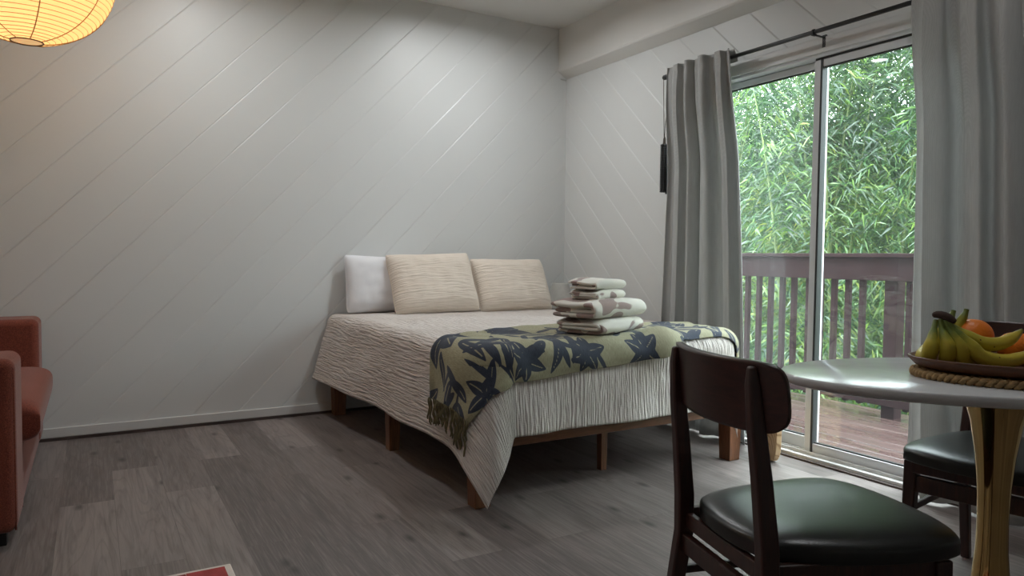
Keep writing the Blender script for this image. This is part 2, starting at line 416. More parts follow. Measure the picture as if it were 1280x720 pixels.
# beam along the right wall
def beamf():
    bm = bmesh.new()
    ys = lin(-.001, YF, 60)
    V = []
    for y in ys:
        w = .004 * nz(y * 1.7, 3.1) + .003 * nz(y * 6, 9)
        V.append([bm.verts.new(p) for p in ((-.0765, y, CEIL), (-.0762, y, 2.43 + w), (-.070, y, 2.418 + w), (-.004, y, 2.372), (-.001, y, 2.371), (-.001, y, CEIL))])
    for a, b in zip(V, V[1:]):
        for k in range(5): bm.faces.new((a[k], a[k + 1], b[k + 1], b[k]))
    bm.faces.new(V[0]); bm.faces.new(V[-1][::-1])
    struct(obj('trim_1', bm, M['beam'], smooth=False))
beamf()
bm = bmesh.new(); bar(bm, (-.055, -.004, 2.366), (-.004, -.004, 2.362), .006, .007)
struct(obj('trim_2', bm, M['alud'], smooth=False))
# baseboards with dark shoe strip
def baseboard(name, x0, x1, y0, y1):
    bm = bmesh.new(); box(bm, x0, x1, y0, y1, .016, .068)
    o = obj(name, bm, M['trim'], smooth=False, bevel=.003); struct(o); return o
b = baseboard('baseboard_back', XL, -.001, -.014, -.001)
bm = bmesh.new(); box(bm, XL, -.001, -.02, -.001, .0005, .016)
obj('shoe_strip', bm, simple('dark_shoe_strip', srgb(72, 60, 56), .6, var=.3, scale=5), b, smooth=False)
baseboard('baseboard_right', -.014, -.001, DY0 + .07, -.02)
baseboard('baseboard_near', -.014, -.001, YF, DY1 - .07)

# ------------------------------------------------------------------ sliding door
door = bpy.data.objects.new('door_1', None); COL.objects.link(door); struct(door)
bm = bmesh.new()   # outer frame
box(bm, .0, .11, DY0 - .035, DY0, 0.0, DZ); box(bm, .0, .11, DY1, DY1 + .035, 0, DZ)
box(bm, .0, .11, DY1 + .035, DY0 - .035, 2.03, DZ)
obj('door_frame', bm, M['alu'], door, False, .003)
bm = bmesh.new()   # casing on the wall
box(bm, -.012, .0, DY0, DY0 + .06, .0, 2.12); box(bm, -.012, .0, DY1 - .06, DY1, 0, 2.12); box(bm, -.012, .0, DY1, DY0, 2.045, 2.12)
obj('door_casing', bm, M['trim'], door, False, .003)
bm = bmesh.new()   # sill with tracks
box(bm, -.03, .0, DY1, DY0, .0, .026); box(bm, .0, .13, DY1 + .035, DY0 - .035, -.02, .022)
for x in (.004, .036, .062, .092): box(bm, x, x + .005, DY1 + .035, DY0 - .035, .022, .042)
obj('door_sill', bm, M['alud'], door, False, .002)
bm = bmesh.new(); box(bm, -.045, -.03, DY1, DY0, .0, .010)
obj('threshold_strip', bm, simple('brown_threshold', srgb(86, 74, 68), .6, var=.3, scale=9), door, False, .002)
def panel(name, x0, x1, ya, yb, st_a, st_b, top, bot, gm, gz):
    bm = bmesh.new()
    box(bm, x0, x1, ya - st_a, ya, .036, 2.03); box(bm, x0, x1, yb, yb + st_b, .036, 2.03)
    box(bm, x0, x1, yb + st_b, ya - st_a, top, 2.027); box(bm, x0, x1, yb + st_b, ya - st_a, .036, bot)
    o = obj(name, bm, M['alu'], door, False, .003)
    xm = (x0 + x1) / 2
    bm = bmesh.new(); g = .006
    for a in ((yb + st_b, yb + st_b + g, bot, top), (ya - st_a - g, ya - st_a, bot, top), (yb + st_b, ya - st_a, top - g, top), (yb + st_b, ya - st_a, bot, bot + g)):
        box(bm, xm - .008, xm + .008, a[0], a[1], a[2], a[3])
    obj('gasket', bm, M['gasket'], o, False)
    bm = bmesh.new(); box(bm, xm - .002, xm + .002, yb + st_b, ya - st_a, bot, top)
    obj('pane', bm, gm, o, False)
    return o
panel('fixed_panel', .060, .092, DY0 - .035, -2.205, .05, .045, 1.992, .10, M['glassL'], 0)
p2 = panel('sliding_panel', .020, .052, -2.172, DY1 + .035, .040, .06, 1.985, .085, M['glassR'], 0)
bm = bmesh.new(); box(bm, .016, .054, -2.222, -2.210, .04, 2.026)
obj('meeting_seal', bm, M['gasket'], p2, False)
bm = bmesh.new(); box(bm, .016, .021, DY1 + .1, -2.18, 2.020, 2.030)
obj('head_seal', bm, M['gasket'], p2, False)

# ------------------------------------------------------------------ deck, railing, garden
bm = bmesh.new()
x = .135
while x < 1.62:
    box(bm, x, x + .133, -7, 5.2, -.075, -.035); x += .14
struct(obj('deck_floor', bm, M['deck'], smooth=False, bevel=.004))
RX = 1.40
rail = thing('deck_railing', 'purple-brown wooden deck railing with square balusters outside the sliding glass door', 'railing', (RX, -1, -.035))
def rp(name, x0, x1, y0, y1, z0, z1, m=M['rail']):
    bm = bmesh.new(); box(bm, x0, x1, y0 + 1, y1 + 1, z0 + .035, z1 + .035)
    return obj(name, bm, m, rail, False, .004)
rp('top_rail', -.005, .035, -6.5, 4.8, .885, 1.040)
rp('rail_cap', -.03, .085, -6.5, 4.8, 1.040, 1.068)
rp('lower_rail', .0, .035, -6.5, 4.8, .05, .14)
bal = [-.05, -.165, -.28, -.395, -.505, -.615, -.725, -.840, -.955, -1.065, -1.175, -1.285, -1.395, -1.505, -1.615]
BALV = RX
for y in [-.5195 + .1135 * k for k in range(6, 0, -1)] + [-.5195, -.633, -.748, -.857, -.962, -1.093, -1.192, -1.304, -1.414, -1.523] + [-1.855 - .1135 * k for k in range(9)]:
    rp('baluster', .036, .072, y - .018, y + .018, .03, .9)
for y in (-1.735, 1.2, -4.4):
    rp('post', .036, .126, y - .045, y + .045, -.5, 1.04)
# ground
bm = bmesh.new()
grid(bm, lambda u, v: (u, v, -1.9 + .25 * nz(u * .5, v * .5) + .05 * (u - 2) + .62 * max(0, u - 6.5)), lin(1.7, 15, 40), lin(-12, 16, 60))
struct(obj('ground', bm, M['ground']))
# bamboo
def leaf_mesh(name, rng, nleaf, culms, zlo):
    verts, faces, tone = [], [], []
    def leaf(p, d, L, W, tn):
        s = d.cross(Vector((rng.uniform(-1, 1), rng.uniform(-1, 1), rng.uniform(.2, 1)))); s.normalize()
        q = p + d * L * .4; e = p + d * L + Vector((0, 0, -.18 * L))
        i = len(verts)
        verts.extend((p, q + s * W, e, q - s * W)); faces.append((i, i + 1, i + 2, i + 3)); tone.append(tn)
    n = 0
    while n < nleaf:
        c = rng.choice(culms)
        t = rng.uniform(zlo, 1.0); f = t * (len(c) - 1); i = min(int(f), len(c) - 2)
        p = c[i].lerp(c[i + 1], f - i)
        az = rng.uniform(0, 2 * PI); ln = rng.uniform(.15, .95)
        br = Vector((cos(az), sin(az), rng.uniform(-.2, .7))) * ln
        base = clamp(rng.betavariate(2, 2.8) + .38 * nz(p.x * .55, p.y * .55, p.z * .55) + .12 * sstep(1.2, -.8, p.z))
        for k in range(rng.randint(7, 13)):
            u = rng.uniform(.35, 1.)
            q = p + br * u + Vector((0, 0, -.35 * u * u * ln)) + Vector((rng.gauss(0, .05), rng.gauss(0, .05), rng.gauss(0, .05)))
            a2 = az + rng.gauss(0, .8)
            d = Vector((cos(a2), sin(a2), rng.uniform(-1.1, .15))).normalized()
            leaf(q, d, rng.uniform(.10, .18), rng.uniform(.008, .0125), clamp(base + rng.gauss(0, .12)))
            n += 1
    me = bpy.data.meshes.new(name); me.from_pydata(verts, [], faces)
    a = me.attributes.new('tone', 'FLOAT', 'FACE'); a.data.foreach_set('value', tone)
    me.materials.append(M['leaf']); return me
spots = [(3.6, -2.9), (3.3, -1.7), (3.9, -.6), (3.2, .3), (3.8, 1.3), (3.3, 2.2), (4.1, 3.2), (3.6, 4.4),
         (5.3, -1.6), (5.2, .4), (5.6, 2.0), (5.3, 3.7), (6.0, 5.2), (4.6, 5.8), (6.6, 1.2), (6.7, 3.0), (6.8, 4.4)]
rng = random.Random(5); culms = []
for (x, y) in spots:
    for k in range(6):
        bx, by = x + rng.gauss(0, .28), y + rng.gauss(0, .28); az = rng.uniform(0, 2 * PI); lean = rng.uniform(.3, 1.3)
        H = rng.uniform(5.4, 7.2)
        culms.append([Vector((bx + cos(az) * lean * (t ** 1.8), by + sin(az) * lean * (t ** 1.8), -2. + H * (t - .12 * t ** 3))) for t in lin(0, 1, 12)])
fm = leaf_mesh('bamboo_thicket', rng, 200000, culms, .06)
thicket = bpy.data.objects.new('bamboo_thicket', fm); COL.objects.link(thicket)
tag(thicket, 'dense green bamboo thicket growing beyond the deck railing', 'bamboo', None, 'stuff')
bm = bmesh.new()
for c in culms: tube(bm, c, [.022 * (1 - .75 * i / 11) for i in range(12)], 6)
tag(obj('culms', bm, M['culm'], thicket), kind='stuff')

# ------------------------------------------------------------------ curtains, rod, tassel
rod = thing('curtain_rod', 'black metal curtain rod over the sliding door', 'curtain rod', (-.09, -2.2, 2.128))
bm = bmesh.new(); tube(bm, [(0, .98, 0), (0, -1.25, 0)], .0105, 14); obj('pole', bm, M['black'], rod)
bm = bmesh.new(); tube(bm, [(0, .975, 0), (0, .985, 0), (0, 1.01, 0), (0, 1.02, 0)], [.013, .016, .016, .012], 14); obj('finial', bm, M['black'], rod)
for y in (-.045, .93, -1.2):
    bm = bmesh.new(); box(bm, -.006, .083, y - .006, y + .006, -.016, -.010); box(bm, .078, .0885, y - .011, y + .011, -.062, .0)
    box(bm, -.014, .014, y - .007, y + .007, -.018, -.008); tube(bm, [(0, y - .006, 0), (0, y + .006, 0)], .0145, 14)
    obj('bracket', bm, M['black'], rod, False, .0015)
def curtain(name, label, ytop, ybot, folds, seed, amp=.042, drift=0.):
    o = thing(name, label, 'curtain', (-.09, 0, 0), 0)
    rng = random.Random(seed)
    ph = [rng.uniform(-.5, .5) for _ in range(20)]
    def fold(s):
        # irregular rounded pleats
        f = s * folds
        q = 2 * PI * f + .9 * sin(2 * PI * s * 1.7 + seed)
        return (sin(q + .55 * sin(q)) + .28 * sin(2.3 * q + seed)) * (.75 + .25 * sin(7 * s + seed))
    def fn(s, t):          # t 0 top .. 1 bottom
        y = lerp(lerp(ytop[0], ytop[1], s), lerp(ybot[0], ybot[1], s), t ** .8)
        sh = s + drift * t * sin(PI * s) + .012 * sin(3 * t + seed) * t
        a = amp * (.62 + .38 * sstep(0, .25, t)) * (1 + .15 * sin(5 * s + 2 * t))
        x = fold(sh) * a
        y += .32 * (ytop[1] - ytop[0]) / folds * sin(4 * PI * folds * sh + seed) * .25
        x += .004 * nz(s * 12, t * 5, seed)
        pass
        x = x * (1 - .35 * math.exp(-((t - .028) / .012) ** 2)) - (.017 + a * .95) * (1 - sstep(.03, .30, t))
        return (x, y, lerp(2.165, .012, t))
    ss = lin(0, 1, 150); ts = [0, .008, .016, .024, .04, .07] + lin(.11, 1, 34)
    bm = bmesh.new(); grid(bm, fn, ss, ts)
    pn = obj('panel', bm, M['curt'], o, True, solid=.003, soff=0)
    bm = bmesh.new()
    def bk(s, t):
        y = lerp(ytop[0], ytop[1], s)
        return (lerp(-.015, .0145, sin(PI * t * .5)) if t < 1 else .0145, y, lerp(2.163, 2.10, t)) if t > 0 else (-.015, y, 2.163)
    grid(bm, bk, lin(0, 1, 30), lin(0, 1, 8))
    obj('rod_pocket', bm, M['curt'], pn, True, solid=.0015, soff=0)
    return o
curtain('curtain', 'grey linen curtain panel left of the sliding door behind the bed foot', (-1.262, -1.755), (-1.185, -1.90), 4.6, 3.1, .048, .02)
curtain('curtain', 'grey linen curtain panel right of the sliding door behind the fruit', (-2.735, -3.62), (-2.745, -3.66), 6.4, 1.7, .050, -.05)
ts = thing('beaded_tassel', 'black beaded tassel hanging on brown string from the curtain rod end', 'tassel', (-.09, -1.200, 2.128))
bm = bmesh.new()
tube(bm, [(0, .006, .0125), (-.013, .004, 0), (-.010, .006, -.06), (-.003, .004, -.30), (0, .004, -.405)], .0022, 6)
tube(bm, [(0, .004, .0125), (.013, 0, .0), (.018, -.012, -.07), (.004, 0, -.28), (0, .003, -.405)], .0022, 6)
obj('hanging_string', bm, M['string'], ts)
bm = bmesh.new(); lathe(bm, [(.003, -.36), (.0085, -.375), (.0095, -.40), (.012, -.41), (.012, -.42)], 12); obj('knot', bm, M['string'], ts)
for k in range(9):
    a = 2 * PI * k / 8; r = .017 if k < 8 else 0.
    bm = bmesh.new(); L = .30 + .02 * nz(k, 3.3); prof = []
    z = -.408 - .01 * abs(nz(k, 1.1)); n = int(L / .0105)
    for i in range(n):
        prof += [(.0045, z), (.0078, z - .0035), (.0078, z - .007), (.0045, z - .0105)]; z -= .0105
    lathe(bm, prof, 8, (r * cos(a), r * sin(a)))
    obj('bead_strand', bm, M['blackbead'], ts)

# ------------------------------------------------------------------ bed
XBL, XBR, YBF = -1.83, -.30, -2.05
bed = thing('platform_bed', 'warm brown wooden platform bed frame under the white coverlet', 'bed', ((XBL + XBR) / 2, -1.03, 0))
def bp(name, x0, x1, y0, y1, z0, z1, m=M['bedwood'], bv=.004):
    ox, oy = bed.location.x, bed.location.y
    bm = bmesh.new(); box(bm, x0 - ox, x1 - ox, y0 - oy, y1 - oy, z0, z1); return obj(name, bm, m, bed, False, bv)
bp('foot_rail', XBL + .02, XBR - .005, YBF + .005, YBF + .03, .237, .335)
bp('side_rail', XBL + .005, XBL + .03, YBF + .03, -.03, .237, .335); bp('side_rail', XBR - .03, XBR - .005, YBF + .03, -.03, .237, .335)
bp('head_rail', XBL + .03, XBR - .03, -.055, -.03, .237, .335)
bp('platform', XBL + .03, XBR - .03, YBF + .03, -.055, .30, .333)
def leg(x, y, w, top=.30):
    bm = bmesh.new(); ox, oy = bed.location.x, bed.location.y; cx, cy = x - ox, y - oy
    loft(bm, [((cx, cy, 0), (1, 0, 0), (0, 1, 0), w * .40, w * .40), ((cx, cy, top), (1, 0, 0), (0, 1, 0), w * .5, w * .5)])
    obj('leg', bm, M['bedwoodV'], bed, False, .003)
for x, y in ((XBL + .045, -.075), (XBL + .045, YBF + .045), (XBR - .042, YBF + .045), (XBR - .042, -.075)): leg(x, y, .088)
leg(XBL + .045, -1.03, .07); leg(XBR - .045, -1.03, .07)
leg(-1.03, -1.84, .042); leg(-1.03, -1.0, .042)
T = .645
bm = bmesh.new(); box(bm, XBL + .02, XBR - .02, YBF + .02, -.04, .336, T - .03)
mt = obj('mattress', bm, M['white'], None, False, .05, 4)
tag(mt, 'thick mattress lying on the wooden bed frame beneath the coverlet', 'mattress')

# coverlet surface: sheet coordinates (a, b) -> 3D
R0, RR = .07, .12
AI, AR, BI = XBL + .05, XBR - .05, YBF + .05
CX, CY = AI + RR, BI + RR
CXR = AR - RR
def prof(d, k):
    e = R0 * PI / 2
    if d <= 0: return 0., 0.
    if d < e: return R0 * sin(d / R0), R0 * (1 - cos(d / R0))
    q = d - e; return R0 + k * q, R0 + q * math.sqrt(1 - k * k)
def S(a, b, wr=1.):
    da, db = CX - a, CY - b
    dr = a - CXR
    k0 = .05; wob = 0.
    if da > 0 and db > 0:
        rho = math.hypot(da, db); th = math.atan2(db, da)
        d = rho - RR; s2 = sin(2 * th)
        k = .05 + .30 * s2 ** 2
        o, dp = prof(d, k)
        h = (min(rho, RR) if d <= 0 else RR + o)
        t2 = th + math.radians(17) * s2
        x, y, z = CX - h * cos(t2), CY - h * sin(t2), T - dp
        nrm = Vector((-cos(t2), -sin(t2), 0))
    elif dr > 0 and db > 0:
        rho = math.hypot(dr, db); th = math.atan2(db, dr); d = rho - RR; s2 = sin(2 * th)
        o, dp = prof(d, .02 + .04 * s2 ** 2); h = (rho if d <= 0 else RR + o)
        x, y, z = CXR + h * cos(th), CY - h * sin(th), T - dp; nrm = Vector((cos(th), -sin(th), 0))
    elif da > 0:
        kk = .05 + .20 * sstep(-1.0, -.02, b) + .06 * sstep(-1.2, -1.9, b) * 0
        o, dp = prof(da - RR, kk); h = da if da <= RR else RR + o
        x, y, z = CX - h, b, T - dp; nrm = Vector((-1, 0, 0))
        wob = .010 * sin(b * 9 + 1) * sstep(.05, .5, dp)
    elif dr > 0:
        o, dp = prof(dr - RR, .0); h = dr if dr <= RR else RR + o * .75
        x, y, z = CXR + h, b, T - dp; nrm = Vector((1, 0, 0))
    elif db > 0:
        o, dp = prof(db - RR, .03); h = db if db <= RR else RR + o
        x, y, z = a, CY - h, T - dp; nrm = Vector((0, -1, 0))
        wob = (.008 * sin(a * 11 + .6) + .005 * sin(a * 23)) * sstep(.05, .4, dp)
    else:
        x, y, z = a, b, T; nrm = Vector((0, 0, 1)); dp = 0
    top = 1 - sstep(0, .08, T - z)
    z += top * (.012 * sin(PI * clamp((b + 2.05) / 2.0)) + .007 * nz(a * 2.2, b * 2.2, 4) + .004 * nz(a * 6, b * 6, 8)) - .012 * (1 - sstep(.0, .05, 0)) * 0
    p = Vector((x, y, z)) + nrm * (wob + (1 - top) * (.006 * nz(a * 5, b * 5, 2) + .003 * nz(a * 14, b * 14, 5)) * wr)
    if da > 0 and T - p.z > .12: pass
    return p
duv = thing('coverlet', 'white crinkled cotton coverlet draped over the bed down to one long corner', 'bedspread', (0, 0, 0))
LA, LB, LR = .46, .40, .36
aa = lin(AI - LA, AI + .16, 64) + lin(AI + .20, AR - .06, 44) + lin(AR - .02, AR + LR, 22)
bb = lin(BI - LB, BI + .16, 56) + lin(BI + .20, -.03, 50)
def hemfix(a, b):
    p = S(a, b)
    p.z = max(p.z, .012 + .01 * abs(nz(a * 9, b * 9)))
    return p
bm = bmesh.new(); grid(bm, hemfix, aa, bb, lambda a, b: (a, b))
obj('cover', bm, M['duvet'], duv, True, solid=.012, soff=-1)
# throw with leaf pattern
rng = random.Random(11)
LEAVES = []
def leafshape(x, y, ang, L, w): LEAVES.append((x, y, cos(ang), sin(ang), L, w))
def flower(x, y, s, a0):
    n = rng.randint(5, 6)
    for k in range(n):
        leafshape(x, y, a0 + 2 * PI * k / n + rng.uniform(-.15, .15), s * rng.uniform(.8, 1.1), s * .27)
def spray(x, y, ang, n, L):
    px, py, a = x, y, ang
    for k in range(n):
        for sgn in (-1, 1):
            leafshape(px, py, a + sgn * rng.uniform(.5, .9), L * rng.uniform(.75, 1.1), L * rng.uniform(.10, .16))
        px += cos(a) * L * .55; py += sin(a) * L * .55; a += rng.uniform(-.25, .25)
    leafshape(px, py, a, L, L * .13)
x = -2.1; k = 0
while x < -.1:
    flower(x + rng.uniform(-.03, .03), -1.70 - .03 * (k % 2), rng.uniform(.10, .135), rng.uniform(0, 6))
    spray(x + .15, -1.93 + rng.uniform(-.03, .03), rng.choice((.5, 2.4, 1.2, -2.6)), 2, .17)
    spray(x - .02, -1.86 + rng.uniform(-.03, .03), rng.choice((.2, 2.9, -1.2, -2.2)), 2, .14)
    flower(x + .17, -2.09 + rng.uniform(-.02, .02), .10, rng.uniform(0, 6))
    leafshape(x + .05, -1.62, rng.uniform(-3, 0), .17, .026)
    leafshape(x + .24, -1.80, rng.uniform(-3, 0), .17, .022)
    x += .31; k += 1
for q in range(46):
    leafshape(rng.uniform(-2.1, -.1), rng.uniform(-2.15, -1.52), rng.uniform(0, 6.28), rng.uniform(.09, .20), rng.uniform(.008, .02))
def pat(a, b):
    m = 1.
    for x, y, c, s, L, w in LEAVES:
        dx, dy = a - x, b - y
        if dx * dx + dy * dy > L * L * 1.1: continue
        t = (dx * c + dy * s) / L
        if -.05 < t < 1.05:
            hw = w * (sin(PI * clamp(t) ** .75) ** .8) if 0 < t < 1 else -.005
            q = abs(-dx * s + dy * c)
            d = q - hw
            vein = .0022 - q if .15 < t < .85 and w > .02 else -1
            d = max(d, vein)
            m = min(m, d)
    return clamp(.5 + m * 40)
thr = thing('throw_blanket', 'olive throw blanket with navy flowers and fringe draped across the bed foot', 'blanket', (0, 0, 0))
AL0, AR1 = AI - .285, AR + .19
def tback(a): return interp([(-2.2, -1.70), (-1.79, -1.68), (-1.4, -1.56), (-1.11, -1.515), (-.75, -1.60), (-.42, -1.66), (0, -1.70)], a)
def tfront(a): return interp([(-2.2, -2.06), (-1.95, -2.12), (-1.78, -2.17), (-1.62, -2.175), (-1.2, -2.145), (-.92, -2.12), (-.80, -2.10), (-.72, -2.055), (-.5, -2.05), (-.3, -2.07), (0, -2.07)], a)
def TS(a, v):
    b = lerp(tback(a), tfront(a), v)
    e = .004
    p = S(a, b, .6); n = (S(a + e, b, .6) - p).cross(S(a, b + e, .6) - p)
    if n.length > 1e-9: n.normalize()
    if n.dot(p - Vector((-1.05, -1.2, .2))) < 0: n = -n
    w = .5 + .5 * nz(a * 7 + b * 4, b * 9, 3)
    dia = .5 + .5 * sin(38 * (a * .55 + b * .8) + 3 * nz(a * 3, b * 3, 7))
    edge = min(1, v / .06, (1 - v) / .05)
    lift = .009 + (.012 * w + .006 * dia) * edge
    bunch = math.exp(-((a + .86) / .10) ** 2) * sstep(.55, .95, v); lift += .045 * bunch
    fold = math.exp(-((v - .08) / .05) ** 2) * .008
    return p + n * (lift + fold)
aa = lin(AL0, -1.60, 130) + lin(-1.592, -.5, 170) + lin(-.49, AR1, 80); vv = lin(0, 1, 110)
bm = bmesh.new()
at = bm.verts.layers.float.new('pattern')
Vg = grid(bm, TS, aa, vv, lambda a, v: (a, lerp(tback(a), tfront(a), v)))
for i, a in enumerate(aa):
    for j, v in enumerate(vv): Vg[i][j][at] = pat(a, lerp(tback(a), tfront(a), v))
cloth = obj('cloth', bm, M['throw'], thr, True, solid=.004, soff=1)
nf = 25
for k in range(nf):
    v = (k + .5) / nf
    p = TS(AL0, v); dn = Vector((0, 0, -1)) * 1.0
    L = .10 + .03 * nz(k * 1.7, 2.2) + .04 * sstep(.4, 1, v)
    sw = Vector((-.012 * abs(nz(k * .9, 8)), .045 * nz(k * 1.3, 5.1) + .008 * (-1) ** k, 0))
    bm = bmesh.new()
    pts = [p + sw * t + dn * L * t + Vector((-.006 - .004 * sin(9 * t + k), .003 * sin(14 * t + 2 * k), 0)) for t in lin(-.03, 1, 9)]
    tube(bm, pts, [.0030, .0046, .0038, .0046, .0038, .0046, .0040, .0044, .0026], 7)
    obj('fringe_strand', bm, M['fringe'], cloth)

# pillows
def pillow(name, label, group, W, H, D, m, loc, tilt, rz=0., flange=0., seed=0, roll=0.):
    bm = bmesh.new()
    us = [sin(t) for t in lin(-PI / 2, PI / 2, 41)]; vs = [sin(t) for t in lin(-PI / 2, PI / 2, 33)]
    def sh(sgn):
        def f(u, v):
            e = max(0., (1 - abs(u) ** 3.2)) * max(0., (1 - abs(v) ** 3.2))
            th = D / 2 * e ** .55
            th *= 1 + .10 * nz(u * 2.1, v * 2.1, seed) + .06 * nz(u * 5, v * 5, seed + 4)
            kc = 1 - .055 * (abs(u) * abs(v)) ** 5
            pu = kc * (1 - .045 * (1 - abs(v) ** 2) * abs(u) ** 4)
            pv = kc * (1 - .06 * (1 - abs(u) ** 2) * abs(v) ** 4)
            sag = -.02 * (v > 0) * v * (1 - u * u) * H
            return (u * W / 2 * pu, -sgn * th + (.006 * nz(u * 7, v * 3, seed + 9) * e), v * H / 2 * pv + sag + H / 2)
        return f
    uvf = lambda u, v: (u * W / 2, v * H / 2)
    grid(bm, sh(1), us, vs, uvf); grid(bm, sh(-1), us, vs, uvf)
    bmesh.ops.remove_doubles(bm, verts=bm.verts, dist=1e-4)
    o = thing(name, label, 'pillow', loc, 0, group); o.rotation_euler = (tilt, roll, rz)
    body = obj('cushion_body', bm, m, o)
    # piped seam round the edge
    bm = bmesh.new(); pts = []
    per = [(u, -1) for u in us] + [(1, v) for v in vs[1:]] + [(u, 1) for u in us[::-1][1:]] + [(-1, v) for v in vs[::-1][1:]]
    f = sh(1)
    for u, v in per: pts.append(f(u, v))
    tube(bm, pts, .0035, 6, False); obj('seam', bm, m, body)
    return o
PB = T + .008
pillow('bed_pillow', 'white pillow leaning on the wall behind the left cream cushion', None, .60, .385, .16, M['white'], (-1.455, -.14, PB - .005), math.radians(-11), math.radians(-3), seed=2)
pillow('cream_cushion', 'cream crinkled cushion on the left, leaning on the white pillow', None, .60, .435, .22, M['cushion'], (-1.205, -.345, PB - .005), math.radians(-26), math.radians(-2), seed=5, roll=math.radians(-2))
pillow('cream_cushion', 'cream crinkled cushion on the right, nearest the small lamp', None, .60, .405, .21, M['cushion'], (-.60, -.32, PB - .010), math.radians(-26), math.radians(1), seed=8)

# towels
def towel(name, label, L, W, Th, loc, rz, seed, nU=2):
    o = thing(name, label, 'towel', loc, rz, None)
    rng = random.Random(seed)
    for k in range(nU):
        # nested U: outer fold at local -y
        hh = Th / 2 - Th / (2 * nU) * k - Th / (4 * nU)
        yb = -W / 2 + hh + (Th / (2 * nU)) * .5
        ye = W / 2 - .008 * k
        path = [(ye, hh)]
        for y in lin(ye, -W / 2 + Th * .5, 7)[1:]: path.append((y, hh + .004 * sin(y * 30 + seed)))
        yc = -W / 2 + Th * .5
        for a in lin(PI / 2, 3 * PI / 2, 9)[1:-1]: path.append((yc + cos(a) * hh, sin(a) * hh))
        for y in lin(yc, ye - .01, 7): path.append((y, -hh))
        xs = lin(-L / 2 - .012 * k * (1 if seed % 2 else -1), L / 2 + .006 * k, 22)
        bm = bmesh.new()
        def f(x, i, path=path, k=k):
            y, z = path[int(i)]
            q = x / (L / 2)
            drop = -.020 * max(0, -q - .55) - .006 * q * q
            return (x + .006 * nz(y * 9, z * 20 + k, seed), y + .006 * nz(x * 8, z * 30, seed + 2) - .01 * max(0, abs(q) - .8), Th / 2 + z * (1 - .10 * q * q) + .0035 * nz(x * 10, y * 10, seed + k) + (drop if k == 0 and z > 0 else 0))
        grid(bm, f, xs, list(range(len(path))))
        obj('folded_layer', bm, M['towel'], o, True, solid=Th / (2 * nU) * .93, soff=0, sub=1)
    return o
tz = T + .028
TX, TY, TR = -1.075, -1.865, math.radians(19)
towel('bath_towel', 'large mauve-patterned towel at the bottom of the stack on the throw', .39, .26, .072, (TX + .005, TY, tz), TR + .05, 3)
towel('bath_towel', 'large mauve-patterned towel second from the bottom of the stack', .41, .275, .086, (TX - .008, TY, tz + .072), TR - .03, 4)
towel('hand_towel', 'small mauve-patterned towel second from the top of the stack', .235, .17, .046, (TX - .01, TY + .01, tz + .155), TR + .02, 5)
towel('hand_towel', 'small mauve-patterned towel topmost of the stack on the bed', .24, .175, .052, (TX - .012, TY + .012, tz + .199), TR - .02, 6)

# nightstand and lamp in the corner
ns = thing('nightstand', 'narrow pale nightstand in the corner behind the bed', 'nightstand', (-.125, -.15, 0))
bm = bmesh.new(); box(bm, -.09, .105, -.11, .125, .47, .495); obj('tabletop', bm, M['stand'], ns, False, .004)
for sx in (-1, 1):
    for sy in (-1, 1):
        bm = bmesh.new(); cx, cy = .0075 + sx * .075, .0075 + sy * .095
        loft(bm, [((cx, cy, 0), (1, 0, 0), (0, 1, 0), .012, .012), ((cx, cy, .47), (1, 0, 0), (0, 1, 0), .017, .017)]); obj('leg', bm, M['stand'], ns, False, .002)
lp = thing('table_lamp', 'small unlit table lamp with pale pleated shade in the room corner', 'lamp', (-.135, -.15, .4955))
bm = bmesh.new(); lathe(bm, [(.05, 0), (.052, .008), (.04, .02), (.03, .05), (.038, .09), (.030, .125), (.012, .15), (.010, .20)], 28); obj('lamp_base', bm, M['ceramic'], lp)
bm = bmesh.new(); n = 96
rings = []
for r, z in ((.116, .145), (.114, .155), (.060, .325), (.057, .333)):
    rings.append([bm.verts.new((r * (1 + (.018 if k % 2 else 0)) * cos(2 * PI * k / n), r * (1 + (.018 if k % 2 else 0)) * sin(2 * PI * k / n), z)) for k in range(n)])
for a, b in zip(rings, rings[1:]):
    for k in range(n): bm.faces.new((a[k], a[(k + 1) % n], b[(k + 1) % n], b[k]))
obj('lamp_shade', bm, M['shade'], lp, True, solid=.002)

# tan wooden slab behind the bed foot
sl = bmesh.new()
def slab(bm):
    n = 72; ring = [[], []]
    for s, x in enumerate((-.014, .014)):
        for k in range(n):
            a = 2 * PI * k / n; c, s_ = cos(a), sin(a)
            e = 2 / 3.2
            ring[s].append(bm.verts.new((x, .10 * math.copysign(abs(c) ** e, c) * (1 + .03 * nz(c * 2, s_ * 2)), .155 + .155 * math.copysign(abs(s_) ** e, s_))))
    for k in range(n): bm.faces.new((ring[0][k], ring[0][(k + 1) % n], ring[1][(k + 1) % n], ring[1][k]))
    bm.faces.new(ring[0][::-1]); bm.faces.new(ring[1])
slab(sl)
o = obj('wooden_slab', sl, M['board'], None, True, .004, loc=(-.165, -2.11, .001), rot=(0, 0, math.radians(-25)))
tag(o, 'tan rounded wooden slab with ringed grain standing beside the bed leg', 'wooden board')

